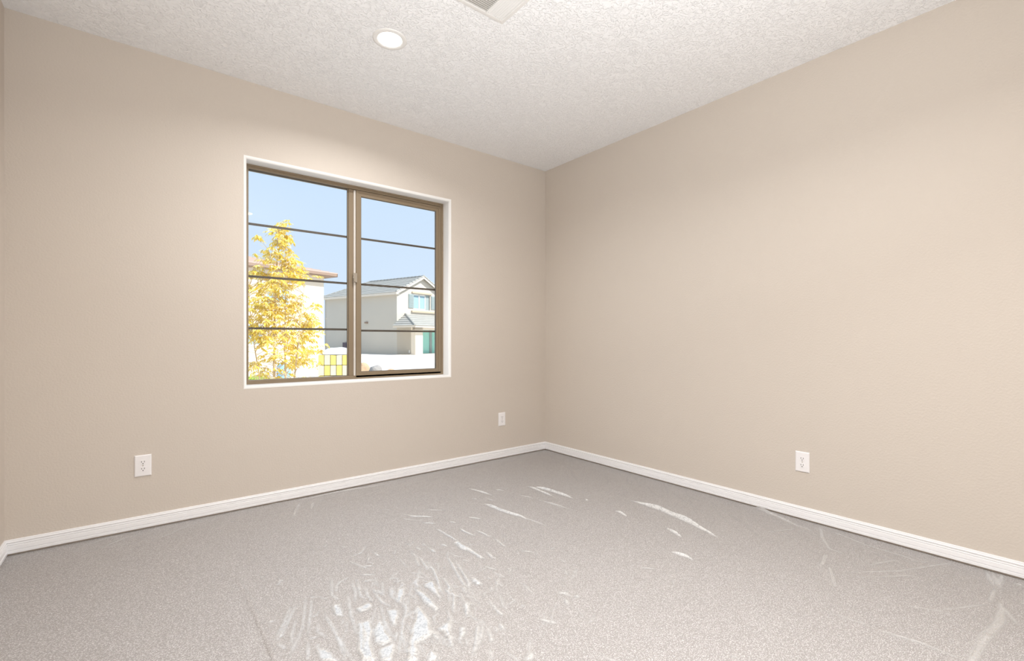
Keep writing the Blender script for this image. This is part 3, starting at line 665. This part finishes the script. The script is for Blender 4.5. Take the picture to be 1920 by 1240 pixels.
ov = .35; RY = 7.0; ez = EZ+.05; sl = (RZ-EZ)/(GX-X0); ze = ez-sl*ov
bm = B()
tile_slope(bm, (X0-ov, -ov, ze), (X0-ov, Y1+ov, ze), (GX, -ov, RZ), (GX, RY, RZ), 9)
tile_slope(bm, (X1+ov, -ov, ze), (X1+ov, Y1+ov, ze), (GX, -ov, RZ), (GX, RY, RZ), 9)
tile_slope(bm, (X0-ov, Y1+ov, ze), (X1+ov, Y1+ov, ze), (GX, RY, RZ), (GX+.01, RY, RZ), 9)
tile_slope(bm, (X1, 2.1, 5.3), (13.4, 2.1, 5.3), (X1, 6.5, 7.2), (9.5, 6.5, 7.2), 9); tile_slope(bm, (X1, 10.9, 5.3), (13.4, 10.9, 5.3), (X1, 6.5, 7.2), (9.5, 6.5, 7.2), 9)
tile_slope(bm, (13.4, 2.1, 5.3), (13.4, 10.9, 5.3), (9.5, 6.5, 7.2), (9.5, 6.51, 7.2), 9)
o = hp('roof_tiles', bm, M_TILE); o['kind'] = 'stuff'
bm = B(); caps(bm, (X0-ov, -ov+.05, ze+.03), (GX, -ov+.05, RZ+.03), 9); caps(bm, (X1+ov, -ov+.05, ze+.03), (GX, -ov+.05, RZ+.03), 9); caps(bm, (GX, -ov, RZ+.02), (GX, RY, RZ+.02), 16); caps(bm, (GX, RY, RZ+.02), (X0-ov, Y1+ov, ze+.02), 10)
o = hp('ridge_caps', bm, M_TILE); o['kind'] = 'stuff'
bm = B()
for s, xe in ((0, X0-ov), (1, X1+ov)):
    prism(bm, [(xe, -ov, ze-.2), (GX, -ov, RZ-.2), (GX, -ov, RZ-.01), (xe, -ov, ze-.01)], (0, .05, 0))
    box(bm, xe-.03, xe+.03, -ov, Y1+ov, ze-.2, ze)
box(bm, X0-ov, X0, -ov, Y1, ze-.17, ze-.14); box(bm, X1, X1+ov, -ov, Y1, ze-.17, ze-.14)
hp('fascia', bm, M_FASCIA2)
fw = hp('window', boxes((wx0, wx1-.45, .14, .19, wz0, wz0+.1), (wx0, wx1-.45, .14, .19, wz1-.1, wz1), (wx0, wx0+.09, .14, .19, wz0, wz1), (wx1-.55, wx1-.45, .14, .19, wz0, wz1), (2.72, 2.86, .14, .19, wz0, wz1)), M_VINYLW, label='white framed upstairs window')
for a_, b_ in ((wx0+.09, 2.72), (2.86, wx1-.55)): hp('pane', boxes((a_, b_, .17, .18, wz0+.1, wz1-.1)), M_GLASSFAR, fw)
hp('window_return', boxes((wx1-.45, wx1, .13, .2, wz0, wz1)), M_SHUT)
for a_, b_ in ((1.33, 1.93), (4.16, 4.78)):
    f = hp('shutter', boxes((a_, b_, -.06, 0, 4.05, 5.28)), M_SHUT)
    for k in range(9): hp('slat', boxes((a_+.06, b_-.06, -.085, -.06, 4.13+k*.125, 4.21+k*.125)), M_SHUT, f)
hp('window_header', boxes((1.72, 4.2, -.12, 0, 5.38, 5.5)), M_POP); hp('window_sill', boxes((1.66, 4.9, -.14, 0, 3.68, 3.83)), M_POP)
# porch: hipped tile roof on a beam and a wide column, teal doors behind
PX0, PX1, PY = -.5, 7, -2.7; pz, pt = 2.42, 3.5
bm = B(); tile_slope(bm, (PX0, PY, pz), (PX1, PY, pz), (1.0, 0, pt), (PX1, 0, pt), 6); tile_slope(bm, (PX0, 0, pz), (PX0, PY, pz), (1.0, 0, pt), (1.0, -.01, pt), 6)
o = hp('porch_tiles', bm, M_TILE); o['kind'] = 'stuff'
bm = B(); caps(bm, (PX0, PY, pz+.03), (1.0, 0, pt+.03), 9); o = hp('hip_caps', bm, M_TILE); o['kind'] = 'stuff'
hp('porch_beam', boxes((PX0+.05, PX1, PY+.05, PY+.12, pz-.14, pz), (PX0+.05, PX0+.12, PY+.1, 0, pz-.14, pz), (PX0+.1, PX1, PY+.1, 0, pz-.08, pz-.04), (.15, PX1, -2.05, -1.7, pz-.34, pz-.08)), M_FASCIA2)
hp('porch_column', boxes((.15, 1.02, -2.05, -1.55, 0, pz-.1)), M_STUCCO2)
hp('porch_column', boxes((5.6, 6.5, -2.05, -1.55, 0, pz-.1)), M_STUCCO2)
for a_, b_ in ((dx0, 4.02), (4.32, dx1)):
    f = hp('door', boxes((a_, b_, .08, .14, 0, dz1)), M_TEAL, label='teal door leaf')
    for z0 in (.2, .85, 1.5): hp('door_panel', boxes((a_+.15, b_-.15, .06, .08, z0, z0+.5)), M_TEAL, f)
hp('door_post', boxes((4.02, 4.32, .02, .14, 0, dz1)), M_SHUT)
hp('vent_cap', boxes((-.12, 0, 3.7, 4.05, 2.72, 2.86)), M_FASCIA); hp('vent_cap', boxes((-.1, 0, 6.0, 6.2, 2.68, 2.84)), M_DARK)
hp('utility_box', boxes((-.3, 0, 6.1, 6.9, .25, 1.0)), M_DARK)
hp('pipe_stub', boxes((1.3, 1.42, -.1, 0, .1, .35)), M_VINYLW)

# ---- house behind the tree
h2 = tag(empty('neighbour_house', (6.287, 28.461, GZ), math.radians(18.0)), 'cream house with overhanging tiled eave, mostly hidden behind the yellow tree', 'house')
hp('wall', boxes((-13, 0, 0, 8, 0, 5.55)), M_STUCCO2, h2)
o_ = .62; bm = B(); e_ = 5.62; r_ = 6.75; hy = 4
tile_slope(bm, (-13-o_, -o_, e_), (o_, -o_, e_), (-13+3.8, hy, r_), (-3.8, hy, r_), 12, .06); tile_slope(bm, (-13-o_, 8+o_, e_), (o_, 8+o_, e_), (-13+3.8, hy, r_), (-3.8, hy, r_), 12, .06)
tile_slope(bm, (o_, -o_, e_), (o_, 8+o_, e_), (-3.8, hy, r_), (-3.8, hy+.01, r_), 12, .06); tile_slope(bm, (-13-o_, -o_, e_), (-13-o_, 8+o_, e_), (-13+3.8, hy, r_), (-13+3.8, hy+.01, r_), 12, .06)
o = hp('roof_tiles', bm, M_TILE2, h2); o['kind'] = 'stuff'
hp('fascia', boxes((-13-o_, o_, -o_, -o_+.06, e_-.2, e_), (o_-.06, o_, -o_, 8+o_, e_-.2, e_), (-13-o_, o_, -o_, 8+o_, e_-.2, e_-.17)), M_FASCIA, h2)
f = hp('window', boxes((-3.9, -2.4, -.05, 0, 3.2, 3.3), (-3.9, -2.4, -.05, 0, 4.5, 4.6), (-3.9, -3.8, -.05, 0, 3.2, 4.6), (-2.5, -2.4, -.05, 0, 3.2, 4.6)), M_VINYLW, h2); hp('pane', boxes((-3.8, -2.5, -.02, -.01, 3.3, 4.5)), M_GLASSFAR, f)
f = hp('window', boxes((-5.1, -4.0, -.05, 0, .9, 1.0), (-5.1, -4.0, -.05, 0, 2.1, 2.2), (-5.1, -5.0, -.05, 0, .9, 2.2), (-4.1, -4.0, -.05, 0, .9, 2.2)), M_VINYLW, h2); hp('pane', boxes((-5.0, -4.1, -.02, -.01, 1.0, 2.1)), M_GLASSFAR, f)

# ---- the yellow tree
rnd = random.Random(11)
TB = Vector((-1.50, 4.26, GZ)); RV = Vector((.7835, -.6214, 0))
tree = tag(empty('autumn_tree', TB), 'slender multi-stemmed tree full of yellow autumn leaves, close outside the left pane', 'tree')
stems = [[(-.10, 0, 0), (-.085, .02, .7), (-.08, .02, 1.5), (-.05, .03, 2.3), (-.02, 0, 2.95)],
         [(.05, .05, 0), (.06, .08, .6), (.035, .1, 1.25), (.06, .08, 2.0), (.10, .02, 2.6)],
         [(.16, -.05, 0), (.27, -.06, .8), (.33, -.03, 1.5), (.38, .0, 2.1)],
         [(-.16, -.03, 0), (-.24, -.1, .7), (-.34, -.12, 1.4), (-.42, -.08, 2.1)]]
FV = Vector((.6214, .7835, 0))
def loc_(p): return RV*p[0]+FV*p[1]+Vector((0, 0, p[2]))
tips = []
for i, st in enumerate(stems):
    bm = B(); P_ = [loc_(p) for p in st]; r0 = (.024, .02, .015, .013)[i]
    tube(bm, P_, [r0*(1-.8*k/(len(P_)-1)) for k in range(len(P_))], 8); o = link('stem', bm, M_BARK, tree, smooth=True)
bm = B()
def crown_r(z):
    if z < .55: return .35+.5*z
    if z < 2.05: return .74
    if z < 2.35: return .74-(z-2.05)*1.1
    return max(.2, .44-(z-2.35)*.3)
for i, st in enumerate(stems):
    P_ = [loc_(p) for p in st]
    for k in range(62 if i < 2 else 50):
        t = rnd.uniform(.14, .99)*(len(P_)-1); a = P_[int(t)].lerp(P_[min(int(t)+1, len(P_)-1)], t-int(t))
        an = rnd.uniform(0, 2*math.pi); z1 = a.z+rnd.uniform(.08, .4); R1 = crown_r(z1)*rnd.uniform(.3, 1.0)**.7
        b = Vector((math.cos(an)*R1, math.sin(an)*R1, min(z1, 3.05)))
        if (b-a).length > .95: b = a+(b-a).normalized()*.95
        m_ = a.lerp(b, .5)+Vector((0, 0, .06)); tube(bm, [a, m_, b], [.0045, .003, .0014], 5)
        for q in range((rnd.random() < .8) if z1 < .95 else 4): tips.append(a.lerp(b, rnd.uniform(.35, 1.05))+Vector((rnd.uniform(-.06, .06), rnd.uniform(-.06, .06), rnd.uniform(-.03, .06))))
o = link('branches', bm, M_BARK, tree); o['kind'] = 'stuff'
# leaves
vs, fs = [], []
def leaf(p, d, up, L_, W_):
    d.normalize(); s = d.cross(up)
    if s.length < .01: s = d.orthogonal()
    s.normalize(); n_ = s.cross(d); b0 = len(vs)
    for u_, v_, h_ in ((0, 0, 0), (.35, .5, .03), (.72, .38, .0), (1, 0, -.06), (.72, -.38, 0), (.35, -.5, .03)): vs.append(p+d*(L_*u_)+s*(W_*v_)+n_*(L_*(h_-.08*(v_ == 0)*(0 < u_ < 1))))
    fs.append((b0, b0+1, b0+2, b0+3)); fs.append((b0, b0+3, b0+4, b0+5))
for tp in tips:
    for c_ in range(2):
        an = rnd.uniform(0, 2*math.pi); d0 = Vector((math.cos(an), math.sin(an), rnd.uniform(-.9, .1))).normalized(); base = tp.copy()
        n_l = rnd.choice((5, 7, 7)); L_ = rnd.uniform(.045, .075)
        for k in range(n_l):
            f_ = k//2*.028; sd_ = -1 if k % 2 else 1; sv_ = d0.cross(Vector((0, 0, 1))).normalized()*sd_
            dd = (d0*.6+sv_*.8+Vector((0, 0, -.55))) if k < n_l-1 else d0+Vector((0, 0, -.5))
            leaf(base+d0*f_, dd+Vector((rnd.uniform(-.3, .3), rnd.uniform(-.3, .3), rnd.uniform(-.3, .2))), Vector((rnd.uniform(-.5, .5), rnd.uniform(-.5, .5), 1)), L_, L_*.36)
me = bpy.data.meshes.new('foliage'); me.from_pydata(vs, [], fs); me.materials.append(M_LEAF); o = bpy.data.objects.new('foliage', me); COL.objects.link(o); o.parent = tree; o['kind'] = 'stuff'

# ---- low green shrub, pale blue bin, pallet of blocks, boulders
bush = tag(empty('low_shrub', (-1.42, 6.72, GZ)), 'low rounded lime green shrub at the foot of the left pane', 'shrub')
bm = B(); bmesh.ops.create_icosphere(bm, subdivisions=4, radius=1)
for v in bm.verts:
    q = v.co.copy(); r = 1+.05*math.sin(q.x*9+1)*math.sin(q.y*8)+.03*math.sin(q.z*17+q.x*13); v.co = Vector((q.x*.42*r, q.y*.36*r, .27+q.z*.29*r))
bmesh.ops.bisect_plane(bm, geom=bm.verts[:]+bm.edges[:]+bm.faces[:], plane_co=(0, 0, 0), plane_no=(0, 0, -1), clear_outer=True)
link('leaf_mass', bm, M_BUSH, bush, smooth=True)
vs, fs = [], []
for k in range(900):
    a = rnd.uniform(0, 6.283); z = rnd.uniform(0, 1); r = math.sqrt(1-z*z); n_ = Vector((r*math.cos(a)*.43, r*math.sin(a)*.37, .27+z*.3)); leaf(n_, Vector((rnd.uniform(-1, 1), rnd.uniform(-1, 1), rnd.uniform(-.2, .8))), Vector((0, 0, 1)), .035, .02)
me = bpy.data.meshes.new('leaves'); me.from_pydata(vs, [], fs); me.materials.append(M_BUSH); o = bpy.data.objects.new('leaves', me); COL.objects.link(o); o.parent = bush; o['kind'] = 'stuff'

bar = tag(empty('drum', (-.256, 9.655, GZ)), 'pale blue rounded drum standing behind the slim tree stems', 'drum')
bm = B(); r = lathe(bm, [(.02, 0), (.13, 0), (.16, .03), (.165, .18), (.172, .2), (.172, .22), (.165, .24), (.165, .42), (.172, .44), (.172, .46), (.165, .48), (.16, .6), (.13, .65), (.03, .665)], 28); bm.faces.new(r[0][::-1]); bm.faces.new(r[-1]); link('body', bm, M_BLUE, bar, smooth=True)
bm = B(); lathe(bm, [(.03, .66), (.03, .68), (.001, .68)], 14); link('cap', bm, M_BLUE, bar)

# pallet of blocks, local x along the image
pal = tag(empty('block_pallet', (.86, 8.82, GZ), -math.radians(30)), 'stack of yellow and sand blocks topped with white plastic sheet', 'pallet')
def pp(name, bm, m, **k): return link(name, bm, m, pal, **k)
for k in range(5): pp('pallet_board', boxes((-.44, .44, -.3+k*.13, -.22+k*.13, .08, .105)), M_WOOD)
for x in (-.4, -.04, .32): pp('pallet_runner', boxes((x, x+.08, -.3, .3, 0, .08)), M_WOOD)
for c_ in range(3):
    for i in range(6):
        for j in range(2):
            x = -.43+i*.145; m_ = M_YEL if (i+c_) % 2 == 0 or rnd.random() < .3 else M_SAND
            pp('block', boxes((x+.005, x+.138, -.28+j*.285, -.28+j*.285+.275, .107+c_*.262, .107+c_*.262+.25)), m_, bevel=.006)
bm = B(); bmesh.ops.create_icosphere(bm, subdivisions=4, radius=1)
for v in bm.verts:
    q = v.co.copy(); s_ = 1+.04*math.sin(q.x*11+q.y*5)+.03*math.sin(q.y*14); ex = lambda t: math.copysign(abs(t)**.75, t)
    v.co = Vector((ex(q.x)*.42*s_, ex(q.y)*.29*s_, .895+max(q.z, -.02)*.17*s_))
pp('plastic_cover', bm, M_SHEET, smooth=True)['label'] = 'bunched white plastic sheet'

def boulder(x, y, sx, sy, sz, seed, m, label):
    r_ = random.Random(seed); bm = B(); bmesh.ops.create_icosphere(bm, subdivisions=3, radius=1); ph = [r_.uniform(0, 6) for _ in range(6)]
    for v in bm.verts:
        q = v.co.copy(); s_ = 1+.1*math.sin(q.x*2.6+ph[0])*math.cos(q.y*3+ph[1])+.06*math.sin(q.z*5+ph[2]+q.x*4)+.04*math.sin(q.y*8+ph[3]); v.co = Vector((q.x*sx*s_, q.y*sy*s_, sz*.35+q.z*sz*.65*s_))
    o = link('boulder', bm, m); o.location = (x, y, GZ); tag(o, label, 'rock', 'boulders at the foot of the right pane')
boulder(3.22, 13.28, .24, .2, .42, 1, M_ROCK2, 'small tan boulder, leftmost of the three at the foot of the right pane')
boulder(3.16, 12.05, .24, .2, .40, 2, M_ROCK, 'grey rounded boulder, middle and largest of the three')
boulder(3.35, 11.26, .17, .15, .31, 3, M_ROCK2, 'small tan boulder, rightmost of the three at the foot of the right pane')
